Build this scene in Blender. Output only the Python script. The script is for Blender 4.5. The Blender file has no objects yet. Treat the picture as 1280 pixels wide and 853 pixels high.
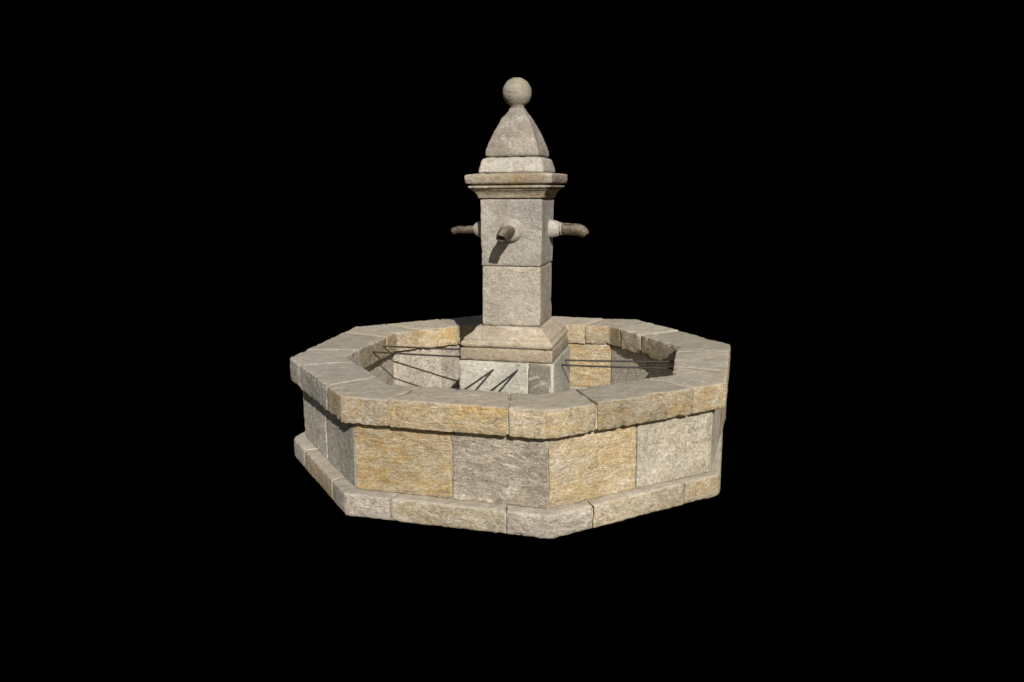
import bpy, bmesh, math, random
from mathutils import Vector, Matrix, noise

S = bpy.context.scene
COL = S.collection

# ------------------------------------------------------------------ camera
cam_data = bpy.data.cameras.new("camera")
cam = bpy.data.objects.new("camera", cam_data)
COL.objects.link(cam)
S.camera = cam
cam_data.sensor_width = 36.0
cam_data.lens = 993.05 / 1280 * 36.0
cam_data.clip_start = 0.05
cam_data.clip_end = 200.0
_rot = Matrix(((0.95996109, -0.04418436, 0.27662689),
               (0.27998738, 0.18320654, -0.94236003),
               (-0.00904228, 0.98208101, 0.18824221)))
cam.matrix_world = Matrix.Translation((1.008114, -3.500647, 1.212189)) @ _rot.to_4x4()

# ------------------------------------------------------------------ light
PHI, ELEV = math.radians(27.5), math.radians(29.5)      # sun azimuth from -Y towards +X, elevation
sun_vec = Vector((math.sin(PHI) * math.cos(ELEV), -math.cos(PHI) * math.cos(ELEV), math.sin(ELEV)))
W = bpy.data.worlds.new("World")
S.world = W
W.use_nodes = True
wn = W.node_tree.nodes
wn.clear()
sky = wn.new("ShaderNodeTexSky")
sky.sky_type = 'NISHITA'
sky.sun_disc = False
sky.sun_elevation = ELEV
sky.sun_rotation = math.pi - PHI          # 0 = +Y, clockwise seen from above
sky.altitude = 100
sky.dust_density = 2.0
bg = wn.new("ShaderNodeBackground")
bg.inputs["Strength"].default_value = 0.05
wo = wn.new("ShaderNodeOutputWorld")
W.node_tree.links.new(sky.outputs[0], bg.inputs[0])
W.node_tree.links.new(bg.outputs[0], wo.inputs[0])

sd = bpy.data.lights.new("sun", 'SUN')
sd.energy = 5.0
sd.angle = math.radians(0.55)
sd.color = (1.0, 0.965, 0.91)
sun = bpy.data.objects.new("sun", sd)
COL.objects.link(sun)
sun.rotation_euler = sun_vec.to_track_quat('Z', 'Y').to_euler()
sun.location = sun_vec * 20

S.view_settings.view_transform = 'Standard'
S.view_settings.look = 'None'
S.view_settings.gamma = 1.0
S.view_settings.use_curve_mapping = False
S.view_settings.exposure = 0.08
S.render.engine = 'CYCLES'
S.cycles.max_bounces = 6

# ------------------------------------------------------------------ materials
def new_mat(name):
    m = bpy.data.materials.new(name)
    m.use_nodes = True
    nt = m.node_tree
    nt.nodes.clear()
    return m, nt

class G:
    """small node-graph helper"""
    def __init__(self, nt):
        self.nt = nt
    def n(self, t, **kw):
        nd = self.nt.nodes.new(t)
        for k, v in kw.items():
            setattr(nd, k, v)
        return nd
    def l(self, a, b):
        self.nt.links.new(a, b)
    def math(self, op, a, b=None, clamp=False):
        nd = self.n("ShaderNodeMath", operation=op)
        nd.use_clamp = clamp
        for i, v in enumerate((a, b)):
            if v is None:
                continue
            if hasattr(v, "node"):
                self.l(v, nd.inputs[i])
            else:
                nd.inputs[i].default_value = v
        return nd.outputs[0]
    def noise(self, vec, scale, detail=4, rough=0.55, dist=0.0):
        nd = self.n("ShaderNodeTexNoise")
        nd.inputs["Scale"].default_value = scale
        nd.inputs["Detail"].default_value = detail
        nd.inputs["Roughness"].default_value = rough
        nd.inputs["Distortion"].default_value = dist
        self.l(vec, nd.inputs["Vector"])
        return nd.outputs["Fac"]
    def ramp(self, fac, lo, hi):
        nd = self.n("ShaderNodeMapRange")
        nd.interpolation_type = 'SMOOTHSTEP'
        nd.inputs["From Min"].default_value = lo
        nd.inputs["From Max"].default_value = hi
        self.l(fac, nd.inputs["Value"])
        return nd.outputs["Result"]
    def mix(self, fac, a, b, blend='MIX'):
        nd = self.n("ShaderNodeMix", data_type='RGBA', blend_type=blend)
        for sock, v in ((nd.inputs[0], fac), (nd.inputs[6], a), (nd.inputs[7], b)):
            if hasattr(v, "node"):
                self.l(v, sock)
            elif isinstance(v, (int, float)):
                sock.default_value = v
            else:
                sock.default_value = (*v, 1.0)
        return nd.outputs[2]
    def attr(self, name):
        nd = self.n("ShaderNodeAttribute", attribute_type='OBJECT', attribute_name=name)
        return nd

def stone_material():
    m, nt = new_mat("weathered_limestone")
    g = G(nt)
    tc = g.n("ShaderNodeTexCoord")
    oi = g.n("ShaderNodeObjectInfo")
    off = g.n("ShaderNodeVectorMath", operation='SCALE')
    off.inputs[0].default_value = (37.0, 19.0, 53.0)
    g.l(oi.outputs["Random"], off.inputs["Scale"])
    add = g.n("ShaderNodeVectorMath", operation='ADD')
    g.l(tc.outputs["Object"], add.inputs[0])
    g.l(off.outputs[0], add.inputs[1])
    P = add.outputs[0]
    # bedding coordinates: stretched along the bed
    bed = g.n("ShaderNodeMapping")
    bed.inputs["Scale"].default_value = (1.0, 1.0, 6.5)
    bed.inputs["Rotation"].default_value = (0.05, -0.06, 0)
    g.l(P, bed.inputs["Vector"])
    B = bed.outputs[0]
    A = g.attr("tone_main").outputs["Color"]
    C2 = g.attr("tone_vein").outputs["Color"]
    streak = g.attr("bedding").outputs["Fac"]
    patina = g.attr("patina").outputs["Fac"]
    # the same point squeezed across the bed, the more the stronger the bedding
    sx = g.n("ShaderNodeSeparateXYZ"); g.l(P, sx.inputs[0])
    cz = g.n("ShaderNodeCombineXYZ")
    g.l(sx.outputs["X"], cz.inputs["X"]); g.l(sx.outputs["Y"], cz.inputs["Y"])
    tilt = g.math('ADD', sx.outputs["Z"], g.math('MULTIPLY', sx.outputs["X"], 0.035))
    g.l(g.math('MULTIPLY', tilt, g.math('ADD', g.math('MULTIPLY', streak, 2.3), 1.0)), cz.inputs["Z"])
    Q = cz.outputs[0]
    low = g.noise(P, 2.6, 3, 0.5)
    big = g.noise(Q, 5.0, 7, 0.70, 0.9)
    bedf = g.noise(B, 11.0, 7, 0.74, 0.8)
    med = g.noise(Q, 17.0, 9, 0.76, 0.3)
    fine = g.noise(Q, 62.0, 6, 0.78)
    grit = g.noise(P, 190.0, 4, 0.75)
    col = g.mix(g.ramp(big, 0.42, 0.62), A, C2)
    # grey-brown weather blotches and pale ones
    blot = g.ramp(g.noise(Q, 6.5, 8, 0.72, 0.7), 0.52, 0.68)
    col = g.mix(g.math('MULTIPLY', blot, 0.45), col, (0.255, 0.212, 0.155))
    pale = g.ramp(g.noise(Q, 8.5, 8, 0.74, 0.9), 0.53, 0.66)
    col = g.mix(g.math('MULTIPLY', pale, 0.34), col, (0.48, 0.43, 0.345))
    # medium mottling
    grm = g.attr("grain").outputs["Fac"]
    col = g.mix(g.math('MULTIPLY', g.ramp(med, 0.51, 0.64), g.math('MULTIPLY', grm, 0.58)), col, (0.52, 0.47, 0.38))
    col = g.mix(g.math('MULTIPLY', g.ramp(med, 0.485, 0.36), g.math('MULTIPLY', grm, 0.60)), col, (0.185, 0.152, 0.11))
    # bedding seams
    bd = g.ramp(bedf, 0.44, 0.33)
    col = g.mix(g.math('MULTIPLY', g.math('MULTIPLY', bd, streak), 0.62), col, (0.16, 0.125, 0.085))
    bl = g.ramp(bedf, 0.56, 0.68)
    col = g.mix(g.math('MULTIPLY', g.math('MULTIPLY', bl, streak), 0.5), col, (0.50, 0.44, 0.33))
    # thin wandering calcite crust lines
    cn = g.noise(Q, 4.2, 7, 0.66, 1.0)
    ridge = g.ramp(g.math('ABSOLUTE', g.math('SUBTRACT', cn, 0.5)), 0.022, 0.004)
    ridge = g.math('MULTIPLY', ridge, g.ramp(g.noise(P, 7.0, 3, 0.6), 0.46, 0.6))
    col = g.mix(g.math('MULTIPLY', ridge, 0.65), col, (0.54, 0.50, 0.41))
    # small pits
    vor = g.n("ShaderNodeTexVoronoi")
    vor.inputs["Scale"].default_value = 85.0
    wob = g.n("ShaderNodeVectorMath", operation='ADD')
    sc = g.n("ShaderNodeVectorMath", operation='SCALE')
    nz = g.n("ShaderNodeTexNoise"); nz.inputs["Scale"].default_value = 40.0
    g.l(P, nz.inputs["Vector"]); g.l(nz.outputs["Color"], sc.inputs[0]); sc.inputs["Scale"].default_value = 0.03
    g.l(P, wob.inputs[0]); g.l(sc.outputs[0], wob.inputs[1])
    g.l(wob.outputs[0], vor.inputs["Vector"])
    pit0 = g.ramp(vor.outputs["Distance"], 0.26, 0.10)
    pit = g.math('MULTIPLY', pit0, g.ramp(g.noise(P, 11.0, 4, 0.65), 0.50, 0.64))
    col = g.mix(g.math('MULTIPLY', pit, 0.35), col, (0.12, 0.10, 0.075))
    # fine grain: lighter and darker crystals of the same hue
    gr = g.attr("grain").outputs["Fac"]
    def grain(col, fac, lo, hi, d):
        # 1 + grain * d * (-1..1)
        mr = g.n("ShaderNodeMapRange"); g.l(fac, mr.inputs["Value"])
        mr.inputs["From Min"].default_value = lo; mr.inputs["From Max"].default_value = hi
        mr.inputs["To Min"].default_value = -d; mr.inputs["To Max"].default_value = d * 0.9
        k = g.math('ADD', g.math('MULTIPLY', mr.outputs[0], gr), 1.0)
        sv = g.n("ShaderNodeVectorMath", operation='SCALE'); g.l(col, sv.inputs[0]); g.l(k, sv.inputs["Scale"])
        return sv.outputs[0]
    col = grain(col, fine, 0.38, 0.62, 0.34)
    col = grain(col, grit, 0.38, 0.62, 0.34)
    # slow drift of tone across a stone
    dr = g.n("ShaderNodeMapRange"); g.l(low, dr.inputs["Value"])
    dr.inputs["From Min"].default_value = 0.3; dr.inputs["From Max"].default_value = 0.7
    dr.inputs["To Min"].default_value = 0.78; dr.inputs["To Max"].default_value = 1.16
    dv = g.n("ShaderNodeVectorMath", operation='SCALE'); g.l(col, dv.inputs[0]); g.l(dr.outputs[0], dv.inputs["Scale"])
    col = dv.outputs[0]
    # worn pale arrises
    gp = g.n("ShaderNodeNewGeometry")
    wear = g.math('MULTIPLY', g.ramp(gp.outputs["Pointiness"], 0.53, 0.62), g.ramp(g.noise(P, 30.0, 4, 0.7), 0.35, 0.6))
    col = g.mix(g.math('MULTIPLY', wear, 0.45), col, (0.50, 0.45, 0.36))
    # grey weathering film where rain lies: upward faces
    geo = g.n("ShaderNodeNewGeometry")
    sep = g.n("ShaderNodeSeparateXYZ")
    g.l(geo.outputs["Normal"], sep.inputs[0])
    up = g.ramp(sep.outputs["Z"], 0.45, 0.92)
    pf = g.math('MULTIPLY', g.math('MULTIPLY', up, g.math('MULTIPLY', patina, 0.72)), g.ramp(g.noise(P, 9.0, 5, 0.65), 0.18, 0.45))
    grey = g.mix(g.ramp(med, 0.4, 0.65), (0.455, 0.41, 0.335), (0.55, 0.50, 0.42))
    col = g.mix(pf, col, grey)
    pv = g.n("ShaderNodeMapRange"); g.l(oi.outputs["Random"], pv.inputs["Value"])
    pv.inputs["To Min"].default_value = 0.87; pv.inputs["To Max"].default_value = 1.12
    pvs = g.n("ShaderNodeVectorMath", operation='SCALE'); g.l(col, pvs.inputs[0]); g.l(pv.outputs[0], pvs.inputs["Scale"])
    col = pvs.outputs[0]
    # lichen specks
    lich = g.math('MULTIPLY', g.ramp(g.noise(P, 38.0, 4, 0.75), 0.66, 0.73), 0.6)
    col = g.mix(lich, col, (0.52, 0.50, 0.44))
    bs = g.n("ShaderNodeBsdfPrincipled")
    g.l(col, bs.inputs["Base Color"])
    bs.inputs["Roughness"].default_value = 0.92
    bs.inputs["Specular IOR Level"].default_value = 0.18
    # bump
    h = g.math('ADD', g.math('MULTIPLY', med, 0.55), g.math('MULTIPLY', fine, 0.35))
    h = g.math('ADD', h, g.math('MULTIPLY', grit, 0.2))
    h = g.math('ADD', h, g.math('MULTIPLY', g.math('MULTIPLY', bedf, streak), 0.75))
    h = g.math('SUBTRACT', h, g.math('MULTIPLY', pit, 0.55))
    bp = g.n("ShaderNodeBump")
    bp.inputs["Strength"].default_value = 0.85
    bp.inputs["Distance"].default_value = 0.015
    g.l(h, bp.inputs["Height"])
    g.l(bp.outputs[0], bs.inputs["Normal"])
    out = g.n("ShaderNodeOutputMaterial")
    g.l(bs.outputs[0], out.inputs[0])
    return m

def mortar_material():
    m, nt = new_mat("lime_mortar")
    g = G(nt)
    tc = g.n("ShaderNodeTexCoord")
    P = tc.outputs["Object"]
    n1 = g.noise(P, 12.0, 5, 0.65)
    n2 = g.noise(P, 120.0, 4, 0.7)
    col = g.mix(g.ramp(n1, 0.35, 0.65), (0.34, 0.30, 0.23), (0.52, 0.47, 0.38))
    col = g.mix(g.math('MULTIPLY', g.ramp(n2, 0.5, 0.3), 0.6), col, (0.18, 0.15, 0.11))
    bs = g.n("ShaderNodeBsdfPrincipled")
    g.l(col, bs.inputs["Base Color"])
    bs.inputs["Roughness"].default_value = 0.95
    bs.inputs["Specular IOR Level"].default_value = 0.1
    bp = g.n("ShaderNodeBump")
    bp.inputs["Strength"].default_value = 0.8
    bp.inputs["Distance"].default_value = 0.006
    g.l(g.math('ADD', n1, g.math('MULTIPLY', n2, 0.4)), bp.inputs["Height"])
    g.l(bp.outputs[0], bs.inputs["Normal"])
    out = g.n("ShaderNodeOutputMaterial")
    g.l(bs.outputs[0], out.inputs[0])
    return m

def metal_material(name, c1, c2, rough, top_sheen=False):
    m, nt = new_mat(name)
    g = G(nt)
    tc = g.n("ShaderNodeTexCoord")
    P = tc.outputs["Object"]
    n1 = g.noise(P, 45.0, 5, 0.7)
    n2 = g.noise(P, 170.0, 4, 0.7)
    col = g.mix(g.ramp(n1, 0.38, 0.62), c1, c2)
    col = g.mix(g.math('MULTIPLY', g.ramp(n2, 0.52, 0.7), 0.4), col, (0.27, 0.21, 0.15))
    bs = g.n("ShaderNodeBsdfPrincipled")
    g.l(col, bs.inputs["Base Color"])
    if top_sheen:  # pale highlight painted into the colour of upward metal, patchy like limescale
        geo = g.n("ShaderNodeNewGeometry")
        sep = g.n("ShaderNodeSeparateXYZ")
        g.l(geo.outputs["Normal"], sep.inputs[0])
        sheen_mask = g.math('MULTIPLY', g.ramp(sep.outputs["Z"], 0.3, 0.95), g.ramp(g.noise(P, 22.0, 5, 0.7), 0.40, 0.56))
        col = g.mix(g.math('MULTIPLY', sheen_mask, 0.4), col, (0.40, 0.37, 0.32))
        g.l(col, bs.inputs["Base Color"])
    bs.inputs["Roughness"].default_value = rough
    bs.inputs["Metallic"].default_value = 0.25
    bp = g.n("ShaderNodeBump")
    bp.inputs["Strength"].default_value = 0.6
    bp.inputs["Distance"].default_value = 0.003
    g.l(g.math('ADD', n1, n2), bp.inputs["Height"])
    g.l(bp.outputs[0], bs.inputs["Normal"])
    out = g.n("ShaderNodeOutputMaterial")
    g.l(bs.outputs[0], out.inputs[0])
    return m

def black_material():
    m, nt = new_mat("black_velvet")
    g = G(nt)
    bs = g.n("ShaderNodeBsdfDiffuse")
    bs.inputs["Color"].default_value = (0, 0, 0, 1)
    bs.inputs["Roughness"].default_value = 1.0
    out = g.n("ShaderNodeOutputMaterial")
    g.l(bs.outputs[0], out.inputs[0])
    return m

STONE = stone_material()
MORTAR = mortar_material()
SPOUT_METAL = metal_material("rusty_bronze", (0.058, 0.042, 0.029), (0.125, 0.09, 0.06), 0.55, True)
BAR_METAL = metal_material("dark_iron", (0.018, 0.015, 0.012), (0.05, 0.04, 0.03), 0.6)
BLACK = black_material()

# tones: main colour, vein colour, bedding strength, patina on top
OCHRE   = ((0.43, 0.35, 0.225), (0.43, 0.31, 0.15), 0.5, 1.0)
GOLD    = ((0.44, 0.35, 0.215), (0.44, 0.295, 0.115), 0.75, 1.0)
TANO    = ((0.37, 0.305, 0.205), (0.39, 0.285, 0.15), 0.4, 1.0)
TAN     = ((0.38, 0.325, 0.235), (0.36, 0.285, 0.18), 0.35, 1.0)
BEIGE   = ((0.42, 0.375, 0.295), (0.38, 0.33, 0.245), 0.08, 0.9)
GREY    = ((0.39, 0.36, 0.31), (0.42, 0.375, 0.30), 0.3, 1.0)
TAUPE   = ((0.335, 0.285, 0.222), (0.275, 0.235, 0.185), 0.5, 0.9)
PINK    = ((0.38, 0.33, 0.275), (0.31, 0.27, 0.225), 0.4, 0.9)
PALE    = ((0.40, 0.372, 0.33), (0.345, 0.306, 0.255), 0.10, 0.3)
PALEW   = ((0.395, 0.352, 0.295), (0.36, 0.31, 0.245), 0.12, 0.3)
GREYGRN = ((0.39, 0.375, 0.315), (0.44, 0.41, 0.34), 0.08, 0.2)
MOULD   = ((0.40, 0.34, 0.25), (0.365, 0.29, 0.195), 0.35, 0.3)

# ------------------------------------------------------------------ mesh helpers
SOFT = ("pillar_block", "cap", "cap_plinth", "cornice", "ball_finial", "spout_boss", "pedestal_stone", "pedestal_slab", "pedestal_moulding")
def fbm(p, f, o=3):
    s, a = 0.0, 1.0
    for _ in range(o):
        s += a * noise.noise(p * f)
        f *= 2.1
        a *= 0.5
    return s

def make_obj(name, verts, faces, mat, parent, tone=None, label=None, smooth=True, seed=0.0,
             amp=0.0, edge=None, bed_amp=0.0, chip=0.0, origin=None):
    bm = bmesh.new()
    vs = [bm.verts.new(v) for v in verts]
    for f in faces:
        try:
            bm.faces.new([vs[i] for i in f])
        except ValueError:
            pass
    bmesh.ops.recalc_face_normals(bm, faces=bm.faces)
    bm.normal_update()
    if amp:
        sv = Vector((seed * 7.31, seed * 3.17, seed * 5.77))
        new = []
        for i, v in enumerate(vs):
            p = v.co + sv
            d = amp * (0.45 * fbm(p, 6.0, 2) + 0.8 * fbm(p, 36.0, 3))
            if bed_amp:
                q = Vector((p.x * 9, p.y * 9, p.z * 70))
                d += bed_amp * (noise.noise(q) + 0.5 * noise.noise(q * 2.3))
            if chip and edge is not None and edge[i] > 0:
                c = noise.noise(p * 17.0) + 0.7 * noise.noise(p * 41.0)
                e = edge[i] ** 2
                d -= e * chip * max(0.0, c - 0.22)
                d -= e * chip * 0.20 * (0.5 + noise.noise(p * 75.0))
            new.append(v.co + v.normal * d)
        for v, c in zip(vs, new):
            v.co = c
    me = bpy.data.meshes.new(name)
    if origin is None:
        origin = sum((v.co for v in vs), Vector()) / max(1, len(vs))
    for v in vs:
        v.co -= origin
    bm.to_mesh(me)
    bm.free()
    if smooth:
        me.polygons.foreach_set("use_smooth", [True] * len(me.polygons))
    me.materials.append(mat)
    o = bpy.data.objects.new(name, me)
    COL.objects.link(o)
    o.location = origin
    if parent is not None:
        o.parent = parent
        o.location = origin - (Vector(parent.location) if parent.parent is None else
                               Vector(parent.location) + Vector(parent.parent.location))
    if tone:
        o["tone_main"] = list(tone[0]); o["tone_vein"] = list(tone[1])
        o["bedding"] = float(tone[2]); o["patina"] = float(tone[3])
        o["grain"] = 0.55 if name in SOFT else 0.9
    if label:
        o["label"] = label
    return o

def octagon(R, mult=(1,) * 8):
    return [Vector((R * mult[k] * math.cos(math.radians(-112.5 + 45 * (k - 1))),
                    R * mult[k] * math.sin(math.radians(-112.5 + 45 * (k - 1))), 0)) for k in range(8)]

def along(poly, s):
    s = s % 8.0
    k = int(math.floor(s)) % 8
    u = s - math.floor(s)
    return poly[k].lerp(poly[(k + 1) % 8], u)

def smooth_along(poly, s, win):
    if win <= 0:
        return along(poly, s)
    n = 7
    acc = Vector()
    for i in range(n):
        acc += along(poly, s + win * (2 * i / (n - 1) - 1))
    return acc / n

def section(z0, z1, width, r, step):
    """closed loop of (t metres from inner edge, z, edgeness) of a rounded rectangle"""
    w, h = width, z1 - z0
    pts = []
    def side(p, q):
        L = math.hypot(q[0] - p[0], q[1] - p[1])
        n = max(1, int(L / step))
        for i in range(n):
            f = i / n
            x, z = p[0] + (q[0] - p[0]) * f, p[1] + (q[1] - p[1]) * f
            dx, dz = min(x, w - x), min(z - z0, z1 - z)
            e = max(0.0, 1.0 - math.hypot(dx, dz) / 0.045)
            pts.append((x, z, e))
    def arc(cx, cz, a0):
        for i in range(3):
            a = math.radians(a0 + 30 * i)
            pts.append((cx + r * math.cos(a), cz + r * math.sin(a), 1.0))
    arc(r, z0 + r, 180); side((r, z0), (w - r, z0))
    arc(w - r, z0 + r, 270); side((w, z0 + r), (w, z1 - r))
    arc(w - r, z1 - r, 0); side((w - r, z1), (r, z1))
    arc(r, z1 - r, 90); side((0, z1 - r), (0, z0 + r))
    return pts

def ring_stone(name, parent, a, b, pin, pout, z0, z1, tone, seed, label=None, gap=0.0022, bev=0.009,
               r=0.009, step=0.0095, amp=0.0022, bed_amp=0.0012, chip=0.014, win=0.012, push=0.0):
    L = (along(pout, a) - along(pout, b)).length
    edge_len = (pout[1] - pout[0]).length
    ga = gap / edge_len
    bv = bev / edge_len
    a0, b0 = a + ga, b - ga
    ss = [(a0, bev), (a0 + bv * 0.15, bev * 0.5), (a0 + bv * 0.45, bev * 0.17), (a0 + bv, 0.0)]
    n = max(3, int((b0 - a0 - 2 * bv) * edge_len / step))
    for i in range(1, n):
        ss.append((a0 + bv + (b0 - a0 - 2 * bv) * i / n, 0.0))
    ss += [(b0 - bv, 0.0), (b0 - bv * 0.45, bev * 0.17), (b0 - bv * 0.15, bev * 0.5), (b0, bev)]
    mid = (a + b) / 2
    width = (along(pout, mid) - along(pin, mid)).length
    sec = section(z0, z1, width, r, step)
    verts, edge = [], []
    cz = (z0 + z1) / 2
    for s, ins in ss:
        pi, po = smooth_along(pin, s, win), smooth_along(pout, s, win)
        d = (po - pi)
        wl = d.length
        d = d / wl
        endf = max(0.0, 1.0 - min(s - a0, b0 - s) * edge_len / 0.045)
        for t, z, e in sec:
            tt = t / width * wl
            tt = wl / 2 + (tt - wl / 2) * (1 - ins / (wl / 2)) + push
            zz = cz + (z - cz) * (1 - ins / ((z1 - z0) / 2))
            p = pi + d * tt
            verts.append(Vector((p.x, p.y, zz)))
            onside = 1.0 if (t < r * 1.1 or t > width - r * 1.1 or z < z0 + r * 1.1 or z > z1 - r * 1.1) else 0
            edge.append(min(1.0, max(e, 0.9 * endf * onside)))
    m, k = len(ss), len(sec)
    faces = []
    for i in range(m - 1):
        for j in range(k):
            faces.append((i * k + j, i * k + (j + 1) % k, (i + 1) * k + (j + 1) % k, (i + 1) * k + j))
    faces.append(tuple(range(k)))
    faces.append(tuple(range((m - 1) * k, m * k)))
    return make_obj(name, verts, faces, STONE, parent, tone, label, True, seed, amp, edge, bed_amp, chip)

def ring_core(name, parent, pin, pout, z0, z1, mat, label=None):
    """one closed octagonal ring"""
    verts, faces = [], []
    n = 64
    for i in range(n):
        s = 8.0 * i / n
        pi, po = along(pin, s), along(pout, s)
        for p, z in ((pi, z0), (po, z0), (po, z1), (pi, z1)):
            verts.append(Vector((p.x, p.y, z)))
    for i in range(n):
        j = (i + 1) % n
        for q in range(4):
            r_ = (q + 1) % 4
            faces.append((i * 4 + q, i * 4 + r_, j * 4 + r_, j * 4 + q))
    return make_obj(name, verts, faces, mat, parent, None, label, False, origin=Vector((0, 0, 0)))

def sq_ring(w, z, rc, n_side, cx, cy, rot, n_arc=4):
    """points round a rounded square"""
    rc = min(rc, w * 0.6)
    pts = []
    for q in range(4):
        a0 = -90 + 90 * q          # corner q: (+,-), (+,+), (-,+), (-,-)
        sx = (1, 1, -1, -1)[q]; sy = (-1, 1, 1, -1)[q]
        ccx, ccy = sx * (w - rc), sy * (w - rc)
        for i in range(n_arc + 1):
            a = math.radians(a0 + 90 * i / n_arc)
            pts.append((ccx + rc * math.cos(a), ccy + rc * math.sin(a), 1.0))
        nx, ny = (1, -1, -1, 1)[q], (1, 1, -1, -1)[q]
        p = pts[-1]
        nsx = (1, -1, -1, 1)[q]; nsy = (1, 1, -1, -1)[q]
        qx, qy = nsx * (w - rc), nsy * (w - rc)
        a = math.radians(a0 + 90)
        qx, qy = qx + rc * math.cos(a), qy + rc * math.sin(a)
        for i in range(1, n_side):
            f = i / n_side
            d = min(f, 1 - f) * 2 * (w - rc)
            pts.append((p[0] + (qx - p[0]) * f, p[1] + (qy - p[1]) * f, max(0.0, 1 - d / 0.04)))
    c, s = math.cos(rot), math.sin(rot)
    return [(Vector((cx + c * x - s * y, cy + s * x + c * y, z)), e) for x, y, e in pts]

ROT = math.radians(2.6)
def cxy(z):
    """axis of the column, which leans a touch"""
    t = max(0.0, min(1.0, (z - 0.6) / 0.6))
    return 0.021 + 0.0055 * t, -0.0395

def sq_stack(name, parent, prof, tone, seed, label=None, rc=0.008, amp=0.0016, bed_amp=0.0006, chip=0.012,
             step=0.0095, center=None, rot=ROT, mat=None, dense=True):
    # resample profile
    pr = [prof[0]]
    for (w0, z0), (w1, z1) in zip(prof, prof[1:]):
        L = math.hypot(w1 - w0, z1 - z0)
        n = max(1, int(round(L / step))) if dense else 1
        for i in range(1, n + 1):
            pr.append((w0 + (w1 - w0) * i / n, z0 + (z1 - z0) * i / n))
    wmax = max(w for w, z in prof)
    ns = max(4, int(2 * wmax / step))
    zlo, zhi = prof[0][1], prof[-1][1]
    verts, edge, faces = [], [], []
    k = None
    # bottom cap rings, sides, top cap rings
    full = [(pr[0][0] * f, pr[0][1]) for f in (0.25, 0.6, 0.9)] + pr + [(pr[-1][0] * f, pr[-1][1]) for f in (0.9, 0.6, 0.25)]
    for w, z in full:
        c = center if center else cxy(z)
        ring = sq_ring(w, z, rc, ns, c[0], c[1], rot)
        k = len(ring)
        ez = max(0.0, 1 - min(z - zlo, zhi - z) / 0.03)
        for p, e in ring:
            verts.append(p)
            edge.append(min(1.0, max(e * 0.8, ez * 0.6)))
    m = len(full)
    for i in range(m - 1):
        for j in range(k):
            faces.append((i * k + j, i * k + (j + 1) % k, (i + 1) * k + (j + 1) % k, (i + 1) * k + j))
    faces.append(tuple(range(k)))
    faces.append(tuple(range((m - 1) * k, m * k)))
    return make_obj(name, verts, faces, mat or STONE, parent, tone, label, True, seed, amp, edge, bed_amp, chip)

def block(name, parent, x0, x1, y0, y1, z0, z1, center, rot, tone, seed, label=None, r=0.007, step=0.011,
          amp=0.0016, bed_amp=0.0005, chip=0.012):
    """rounded stone block in the column's frame"""
    bm = bmesh.new()
    def grid(a, b):
        n = max(2, int((b - a - 2 * r) / step))
        return [a, a + r * 0.3, a + r] + [a + r + (b - a - 2 * r) * i / n for i in range(1, n)] + [b - r, b - r * 0.3, b]
    X, Y, Z = grid(x0, x1), grid(y0, y1), grid(z0, z1)
    idx, verts, edge, faces = {}, [], [], []
    c, s = math.cos(rot), math.sin(rot)
    def V(i, j, k):
        if (i, j, k) in idx:
            return idx[(i, j, k)]
        p = Vector((X[i], Y[j], Z[k]))
        q = Vector((min(max(p.x, x0 + r), x1 - r), min(max(p.y, y0 + r), y1 - r), min(max(p.z, z0 + r), z1 - r)))
        d = p - q
        if d.length > 1e-9:
            p = q + d.normalized() * r
        ds = sorted([min(X[i] - x0, x1 - X[i]), min(Y[j] - y0, y1 - Y[j]), min(Z[k] - z0, z1 - Z[k])])
        edge.append(max(0.0, 1 - ds[1] / 0.035))
        verts.append(Vector((center[0] + c * p.x - s * p.y, center[1] + s * p.x + c * p.y, p.z)))
        idx[(i, j, k)] = len(verts) - 1
        return idx[(i, j, k)]
    nx, ny, nz = len(X), len(Y), len(Z)
    for k in (0, nz - 1):
        for i in range(nx - 1):
            for j in range(ny - 1):
                faces.append((V(i, j, k), V(i + 1, j, k), V(i + 1, j + 1, k), V(i, j + 1, k)))
    for j in (0, ny - 1):
        for i in range(nx - 1):
            for k in range(nz - 1):
                faces.append((V(i, j, k), V(i + 1, j, k), V(i + 1, j, k + 1), V(i, j, k + 1)))
    for i in (0, nx - 1):
        for j in range(ny - 1):
            for k in range(nz - 1):
                faces.append((V(i, j, k), V(i, j + 1, k), V(i, j + 1, k + 1), V(i, j, k + 1)))
    return make_obj(name, verts, faces, STONE, parent, tone, label, True, seed, amp, edge, bed_amp, chip)

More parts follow.
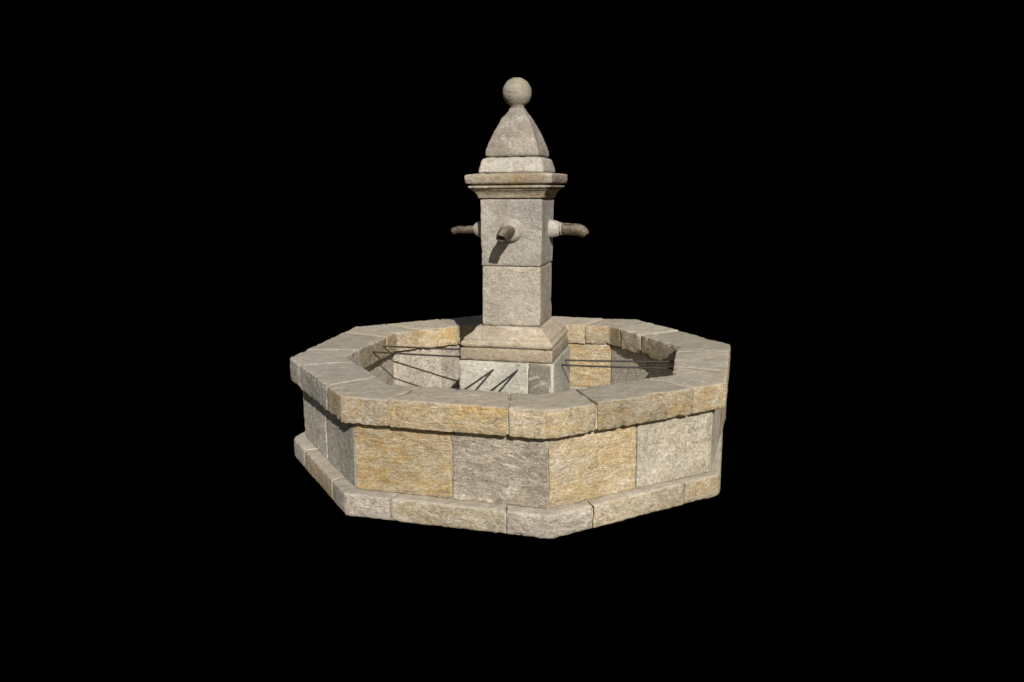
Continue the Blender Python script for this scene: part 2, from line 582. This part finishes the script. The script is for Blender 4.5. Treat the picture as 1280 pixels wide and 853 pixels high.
def tube(name, parent, path, mat, n=20, tone=None, label=None, amp=0.0, seed=0, hollow=0.0, flat=1.0):
    """path: list of (Vector, radius); closed ends, an optional hollow mouth at the last point"""
    pts = [p for p, _ in path]
    rings = []
    for i, (p, r) in enumerate(path):
        t = (pts[min(i + 1, len(pts) - 1)] - pts[max(i - 1, 0)]).normalized()
        ref = Vector((0, 0, 1)) if abs(t.z) < 0.9 else Vector((1, 0, 0))
        u = t.cross(ref).normalized()
        v = u.cross(t).normalized()
        rings.append((p, u, v, r))
    if hollow:
        p, u, v, r = rings[-1]
        t = (pts[-1] - pts[-2]).normalized()
        rings.append((p, u, v, r * hollow))
        rings.append((p - t * 0.03, u, v, r * hollow * 0.92))
    verts, faces = [], []
    for p, u, v, r in rings:
        for j in range(n):
            a = 2 * math.pi * j / n
            verts.append(p + u * (r * math.cos(a)) + v * (r * flat * math.sin(a)))
    m = len(rings)
    for i in range(m - 1):
        for j in range(n):
            faces.append((i * n + j, i * n + (j + 1) % n, (i + 1) * n + (j + 1) % n, (i + 1) * n + j))
    faces.append(tuple(range(n)))
    faces.append(tuple(range((m - 1) * n, m * n)))
    return make_obj(name, verts, faces, mat, parent, tone, label, True, seed, amp)

# ------------------------------------------------------------------ added black backdrop sweep, also shutting out sky light
def backdrop():
    R0, H, rad = 7.5, 14.0, 1.2  # wall added far above the view to block sky light and deepen shadows
    prof = [(0.0, 0.0), (2.0, 0.0), (4.0, 0.0), (R0 - rad, 0.0)]
    for i in range(1, 9):
        a = math.radians(90 * i / 8)
        prof.append((R0 - rad + rad * math.sin(a), rad - rad * math.cos(a)))
    prof.append((R0, H))
    verts, faces = [], []
    n = 64
    for r, z in prof:
        for i in range(n):
            a = 2 * math.pi * i / n
            back = math.sin(a) > -0.55           # wall rises behind and at the sides to cut sky fill, floor all round
            if back or z == 0.0:
                rr, zz = r, z
            else:
                rr, zz = r, 0.0
            verts.append(Vector((rr * math.cos(a), rr * math.sin(a), zz - 0.004)))
    for k in range(len(prof) - 1):
        for i in range(n):
            j = (i + 1) % n
            faces.append((k * n + i, k * n + j, (k + 1) * n + j, (k + 1) * n + i))
    bm = bmesh.new()
    vs = [bm.verts.new(v) for v in verts]
    for f in faces:
        try:
            bm.faces.new([vs[i] for i in f])
        except ValueError:
            pass
    bmesh.ops.remove_doubles(bm, verts=bm.verts, dist=1e-5)
    me = bpy.data.meshes.new("backdrop")
    bm.to_mesh(me); bm.free()
    me.materials.append(BLACK)
    o = bpy.data.objects.new("backdrop", me)
    COL.objects.link(o)
    o["kind"] = "structure"
    o["label"] = "added plain black backdrop and floor around and under the stone fountain, blocking sky light"
    o["category"] = "backdrop"
backdrop()

# ------------------------------------------------------------------ the fountain
F = bpy.data.objects.new("stone_fountain", None)
COL.objects.link(F)
F.location = (0, 0, 0)
F["label"] = "weathered ochre and grey limestone fountain, octagonal basin with a square pillar and ball finial"
F["category"] = "fountain"

RIM, COPZ = 0.468, 0.364
back = (1.0, 1.0, 1.0, 1.002, 1.0, 1.075, 1.08, 1.095)
COP_O = octagon(1.041, back)
COP_I = octagon(0.802, (0.975, 1, 1, 1.005, 0.962, 1.03, 1.02, 1.01))
WAL_O = octagon(0.988, (1, 1, 1, 1.0, 1.045, 1.05, 1.05, 1.05))
WAL_I = octagon(0.842)
BAS_O = octagon(1.045, (1, 1, 1, 0.988, 0.975, 1.04, 1.05, 1.05))
BAS_I = octagon(0.84)

def inset(pa, pb, d):
    """move polygon a towards b by d metres"""
    return [p + (q - p).normalized() * d for p, q in zip(pa, pb)]

# ---- base course
base = ring_core("base_course", F, inset(BAS_I, BAS_O, 0.01), inset(BAS_O, BAS_I, 0.016), 0.0, 0.076, MORTAR)
BJ = {0: (0.26, 0.795), 1: (0.231, 0.793), 2: (0.225, 0.771), 3: (0.24, 0.78), 4: (0.25, 0.75), 5: (0.24, 0.76), 6: (0.25, 0.76), 7: (0.23, 0.77)}
base_tone = {(0, 'm'): TANO, (1, 'c'): PINK, (1, 'm'): TAN, (2, 'c'): PINK, (2, 'm'): TAN, (3, 'c'): TANO, (0, 'c'): GREY}
rng = random.Random(11)
spare = [TAN, GREY, BEIGE, TANO, PINK]
for k in range(8):
    j0, j1 = BJ[k]
    prev = BJ[(k - 1) % 8][1]
    ring_stone("base_stone", base, k - 1 + prev + (8 if k == 0 else 0), k + j0 + (8 if k == 0 else 0), BAS_I, BAS_O, 0.0, 0.09,
               base_tone.get((k, 'c'), rng.choice(spare)), 100 + k, win={2: 0.03, 0: 0.035, 3: 0.03}.get(k, 0.01), bev=0.005, r=0.010, chip=0.010,
               label="pinkish grey base stone at the nearest corner" if k == 2 else None)
    ring_stone("base_stone", base, k + j0, k + j1, BAS_I, BAS_O, 0.0, 0.09,
               base_tone.get((k, 'm'), rng.choice(spare)), 120 + k, bev=0.005, r=0.010, chip=0.010, win=0.0)

# ---- basin wall
wall = ring_core("basin_wall", F, inset(WAL_I, WAL_O, 0.009), inset(WAL_O, WAL_I, 0.012), 0.0765, 0.3715, MORTAR)
WJ = {0: 0.49, 1: 0.52, 2: 0.513, 3: 0.5, 4: 0.5, 5: 0.47, 6: 0.56, 7: 0.52}
wall_tone = {(0, 0): GREY, (0, 1): GREY, (1, 0): GOLD, (1, 1): TAUPE, (2, 0): OCHRE, (2, 1): BEIGE,
             (3, 0): BEIGE, (3, 1): TAN, (4, 0): GREY, (4, 1): GREY, (5, 0): GOLD, (5, 1): TANO,
             (6, 0): PINK, (6, 1): PALEW, (7, 0): GREY, (7, 1): GREY}
wall_label = {(1, 0): "yellow ochre wall block with horizontal bedding streaks", (1, 1): "grey brown wall block beside the nearest corner",
              (2, 1): "smooth pale beige wall block at the right"}
for k in range(8):
    for h, (a, b) in enumerate(((k, k + WJ[k]), (k + WJ[k], k + 1))):
        ring_stone("wall_stone", wall, a, b, WAL_I, WAL_O, 0.091, 0.3580, wall_tone[(k, h)], 200 + 2 * k + h,
                   label=wall_label.get((k, h)), gap=0.0016, bev=0.0045, r=0.006, win=0.0, chip=0.007,
                   bed_amp=0.0012 if wall_tone[(k, h)] in (GOLD, OCHRE, TAUPE) else 0.0003,
                   amp=0.0022 if wall_tone[(k, h)] is not BEIGE else 0.0014)

# ---- coping
cop = ring_core("coping", F, inset(COP_I, COP_O, 0.012), inset(COP_O, COP_I, 0.012), COPZ + 0.0075, RIM - 0.009, MORTAR)
CJ = {0: (0.232, 0.764), 1: (0.238, 0.807), 2: (0.241, 0.792), 3: (0.25, 0.78), 4: (0.5, 0.83), 5: (0.22, 0.75), 6: (0.42, 0.80), 7: (0.22, 0.78)}
cop_tone = {(0, 'c'): GREY, (0, 'm'): GREY, (1, 'c'): TANO, (1, 'm'): GOLD, (2, 'c'): OCHRE, (2, 'm'): OCHRE, (3, 'c'): TANO,
            (3, 'm'): TANO, (4, 'c'): TAN, (4, 'm'): TAN, (5, 'c'): TANO, (5, 'm'): OCHRE, (6, 'c'): GOLD, (6, 'm'): GOLD,
            (7, 'c'): TANO, (7, 'm'): TAN}
cop_label = {(1, 'm'): "coping stone with strong yellow bedding streaks", (2, 'c'): "coping stone with a worn rounded corner nearest the viewer"}
for k in range(8):
    j0, j1 = CJ[k]
    prev = CJ[(k - 1) % 8][1]
    off = 8 if k == 0 else 0
    ring_stone("coping_stone", cop, k - 1 + prev + off, k + j0 + off, COP_I, COP_O, COPZ, RIM, cop_tone[(k, 'c')], 300 + k,
               label=cop_label.get((k, 'c')), win={2: 0.05, 0: 0.035}.get(k, 0.008), gap=0.0018, bev=0.007, r=0.0065, chip=0.018, amp=0.0020,
               bed_amp=0.0016)
    ring_stone("coping_stone", cop, k + j0, k + j1, COP_I, COP_O, COPZ - 0.002, RIM + 0.001, cop_tone[(k, 'm')], 320 + k,
               label=cop_label.get((k, 'm')), gap=0.0018, bev=0.007, r=0.0065, chip=0.018, amp=0.0020, bed_amp=0.0022, win=0.0)

# ---- basin floor
def floor_slab():
    n, rings = 64, 26
    verts, faces = [Vector((0, 0, 0.118))], []
    P = octagon(0.85)
    for r in range(1, rings + 1):
        for i in range(n):
            p = along(P, 8.0 * i / n) * (r / rings)
            verts.append(Vector((p.x, p.y, 0.118 + 0.004 * fbm(p, 5.0, 3))))
    for i in range(n):
        faces.append((0, 1 + i, 1 + (i + 1) % n))
    for r in range(rings - 1):
        for i in range(n):
            j = (i + 1) % n
            faces.append((1 + r * n + i, 1 + (r + 1) * n + i, 1 + (r + 1) * n + j, 1 + r * n + j))
    base_i = 1 + (rings - 1) * n
    m = len(verts)
    for i in range(n):
        v = verts[base_i + i]
        verts.append(Vector((v.x, v.y, 0.06)))
    for i in range(n):
        j = (i + 1) % n
        faces.append((base_i + i, m + i, m + j, base_i + j))
    faces.append(tuple(m + i for i in range(n)))
    return make_obj("basin_floor", verts, faces, MORTAR, F, None, "pale mortar floor of the dry basin")
floor_slab()

# ---- pedestal in the basin
PC = (0.0125, -0.0395)
ped = sq_stack("pedestal", F, [(0.209, 0.10), (0.209, 0.465)], None, 0, rc=0.004, amp=0.0, chip=0, bed_amp=0, center=PC, mat=MORTAR, dense=False)
H_ = 0.2155
block("pedestal_stone", ped, -H_, 0.0955, -H_, H_, 0.105, 0.4665, PC, ROT, GREYGRN, 401, "pale greenish grey pedestal stone")
block("pedestal_stone", ped, 0.2000, 0.2165, -H_, H_, 0.105, 0.4660, PC, ROT, GREYGRN, 404, "thin pale grey facing on the right of the pedestal", r=0.004, chip=0.006)
block("pedestal_stone", ped, 0.1005, 0.1985, -H_ - 0.0005, H_, 0.105, 0.4665, PC, ROT, ((0.19, 0.172, 0.14), (0.21, 0.19, 0.155), 0.1, 0.2), 402, "dark taupe pedestal stone at the front right corner")
sq_stack("pedestal_slab", F, [(0.203, 0.469), (0.2085, 0.472), (0.2095, 0.480), (0.2085, 0.517), (0.204, 0.5235)], MOULD, 403, center=PC, chip=0.016)
sq_stack("pedestal_moulding", F,
         [(0.196, 0.5255), (0.2035, 0.530), (0.2075, 0.537), (0.2075, 0.546), (0.203, 0.5535), (0.198, 0.5555), (0.197, 0.560),
          (0.1985, 0.5635), (0.193, 0.570), (0.184, 0.5765), (0.172, 0.584), (0.162, 0.593), (0.156, 0.602), (0.150, 0.610), (0.143, 0.614)],
         MOULD, 404, center=(0.0145, -0.0395), step=0.006, chip=0.010, rc=0.010)

# ---- pillar
pil = sq_stack("pillar", F, [(0.124, 0.61), (0.129, 1.17)], None, 0, rc=0.004, amp=0.0, chip=0, bed_amp=0, mat=MORTAR, dense=False)
sq_stack("pillar_block", pil, [(0.129, 0.6155), (0.1325, 0.620), (0.1320, 0.74), (0.1315, 0.870), (0.129, 0.8765)], PALEW, 411,
         "warm beige lower pillar block", rc=0.006, chip=0.008)
sq_stack("pillar_block", pil, [(0.131, 0.8795), (0.1345, 0.884), (0.136, 1.0), (0.1375, 1.163), (0.135, 1.169)], PALE, 412,
         "pale grey upper pillar block carrying the spouts", rc=0.006, chip=0.008)

# ---- cornice, plinth, cap and ball
sq_stack("cornice", F,
         [(0.1425, 1.1715), (0.1465, 1.1740), (0.1475, 1.1800), (0.1500, 1.1880), (0.1560, 1.1980), (0.1650, 1.2060), (0.1700, 1.2080),
          (0.1640, 1.2095), (0.1640, 1.2130), (0.1750, 1.2140), (0.1805, 1.2185), (0.1805, 1.2240), (0.1660, 1.2275), (0.1660, 1.2320),
          (0.1860, 1.2345), (0.1895, 1.2420), (0.1925, 1.2560), (0.1930, 1.2680), (0.1895, 1.2740), (0.150, 1.2790), (0.13, 1.2800)],
         ((0.33, 0.285, 0.22), (0.31, 0.235, 0.135), 0.3, 0.4), 421, step=0.0055, rc=0.008, chip=0.012, amp=0.0018)
sq_stack("cap_plinth", F, [(0.141, 1.2805), (0.1440, 1.283), (0.1415, 1.300), (0.1355, 1.322), (0.1315, 1.334), (0.127, 1.341), (0.108, 1.3465)],
         PALE, 422, step=0.007, rc=0.012, chip=0.014)
cap = sq_stack("cap", F, [(0.111, 1.3475), (0.1165, 1.3500), (0.1185, 1.3560), (0.1185, 1.3640), (0.1165, 1.3790), (0.1080, 1.4040), (0.0990, 1.4290),
                          (0.0890, 1.4530), (0.0790, 1.4760), (0.0690, 1.4960), (0.0590, 1.5120), (0.0480, 1.5260), (0.0405, 1.5370), (0.034, 1.5480), (0.031, 1.5560)],
               ((0.345, 0.312, 0.265), (0.31, 0.265, 0.215), 0.15, 0.2), 423, "four sided pyramid cap with swollen foot", rc=0.009, chip=0.011, amp=0.003, step=0.008)

def ball():
    c = Vector((*cxy(1.6), 1.6225))
    c.x -= 0.001
    R = 0.0635
    n, verts, faces = 40, [], []
    prof = [(0.026, -0.078), (0.0285, -0.068), (0.0315, -0.0605)]
    a0 = -58
    for i in range(30):
        a = math.radians(a0 + (90 - a0) * i / 30)
        prof.append((R * math.cos(a), R * math.sin(a)))
    for r, z in prof:
        for j in range(n):
            t = 2 * math.pi * j / n
            verts.append(Vector((c.x + r * math.cos(t), c.y + r * math.sin(t), c.z + z)))
    verts.append(Vector((c.x, c.y, c.z + R)))
    m = len(prof)
    for i in range(m - 1):
        for j in range(n):
            faces.append((i * n + j, i * n + (j + 1) % n, (i + 1) * n + (j + 1) % n, (i + 1) * n + j))
    for j in range(n):
        faces.append(((m - 1) * n + j, (m - 1) * n + (j + 1) % n, m * n))
    faces.append(tuple(range(n)))
    return make_obj("ball_finial", verts, faces, STONE, cap, ((0.355, 0.325, 0.27), (0.35, 0.29, 0.20), 0.2, 0.0),
                    "round stone ball on the tip of the cap", True, 431, 0.0022, None, 0.0, 0.0)
ball()

# ---- four spouts: stone boss and metal pipe
def spout(ang, label, side, size=1.0, length=0.185, boss_len=0.035, droop=0.016, boss_r=0.044, tip=1.0):
    cx, cy = cxy(1.0)
    a = ang + ROT
    d = Vector((math.sin(a), -math.cos(a), 0))
    t = Vector((math.cos(a), math.sin(a), 0)) * side
    up = Vector((0, 0, 1))
    o = Vector((cx, cy, 1.034)) + d * 0.134 + t
    r = 0.0225 * size
    def at(x, dz=0.0):
        return o + d * x + up * dz
    L = length
    path = [(at(-0.01), r * 1.05), (at(0.02), r * 1.05), (at(L * 0.45, -0.001), r * 1.0), (at(L * 0.65, -0.003), r * 0.98),
            (at(L * 0.78, -droop * 0.25), r * 0.97), (at(L * 0.88, -droop * 0.75), r * 0.92), (at(L * 0.955, -droop * 1.4), r * (0.82 + 0.18 * (1 - tip))), (at(L, -droop * 2.2), r * (0.66 + 0.34 * (1 - tip)))]
    # denser
    P = []
    for (p0, r0), (p1, r1) in zip(path, path[1:]):
        for i in range(4):
            P.append((p0.lerp(p1, i / 4), r0 + (r1 - r0) * i / 4))
    P.append(path[-1])
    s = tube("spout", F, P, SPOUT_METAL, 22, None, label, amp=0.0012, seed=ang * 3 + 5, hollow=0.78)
    bpth = [(at(-0.012), boss_r * 1.04), (at(0.002), boss_r * 1.04), (at(0.008), boss_r), (at(boss_len * 0.5), boss_r * 0.93),
            (at(boss_len * 0.85), boss_r * 0.80), (at(boss_len), boss_r * 0.66), (at(boss_len * 1.15), r * 1.12), (at(boss_len * 1.18), r * 0.9)]
    B = []
    for (p0, r0), (p1, r1) in zip(bpth, bpth[1:]):
        for i in range(3):
            B.append((p0.lerp(p1, i / 3), r0 + (r1 - r0) * i / 3))
    B.append(bpth[-1])
    tube("spout_boss", s, B, STONE, 30, PALE, None, amp=0.0018, seed=ang * 5 + 9)
    return s
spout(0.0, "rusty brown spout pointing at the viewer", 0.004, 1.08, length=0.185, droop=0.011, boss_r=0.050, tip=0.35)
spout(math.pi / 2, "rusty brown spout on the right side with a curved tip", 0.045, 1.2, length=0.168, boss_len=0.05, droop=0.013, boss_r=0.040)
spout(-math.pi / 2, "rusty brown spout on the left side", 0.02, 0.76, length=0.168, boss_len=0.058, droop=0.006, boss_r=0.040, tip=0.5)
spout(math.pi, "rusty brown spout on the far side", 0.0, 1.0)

# ---- iron support bars across the basin
def bar(p, q, label=None):
    p, q = Vector(p), Vector(q)
    pts = [(p.lerp(q, i / 12) + Vector((0, 0, -0.002 * math.sin(math.pi * i / 12))), 0.0043) for i in range(13)]
    return tube("support_bar", F, pts, BAR_METAL, 10, None, label, amp=0.0004, seed=p.x * 11 + p.y * 7)
bar((-0.031, -0.22, 0.432), (-0.046, -0.80, 0.428), "dark iron bar from the pedestal to the front rim")
bar((0.078, -0.22, 0.434), (0.062, -0.80, 0.428), "dark iron bar from the pedestal to the front rim")
bar((0.20, 0.025, 0.428), (0.80, 0.150, 0.425), "dark iron bar from the pedestal to the right rim")
bar((0.20, -0.060, 0.424), (0.80, 0.005, 0.424), "dark iron bar from the pedestal to the right rim")
bar((-0.19, 0.155, 0.430), (-0.79, 0.128, 0.430), "dark iron bar from the pedestal to the left rim")
bar((-0.19, -0.012, 0.428), (-0.79, -0.008, 0.428), "dark iron bar from the pedestal to the left rim")
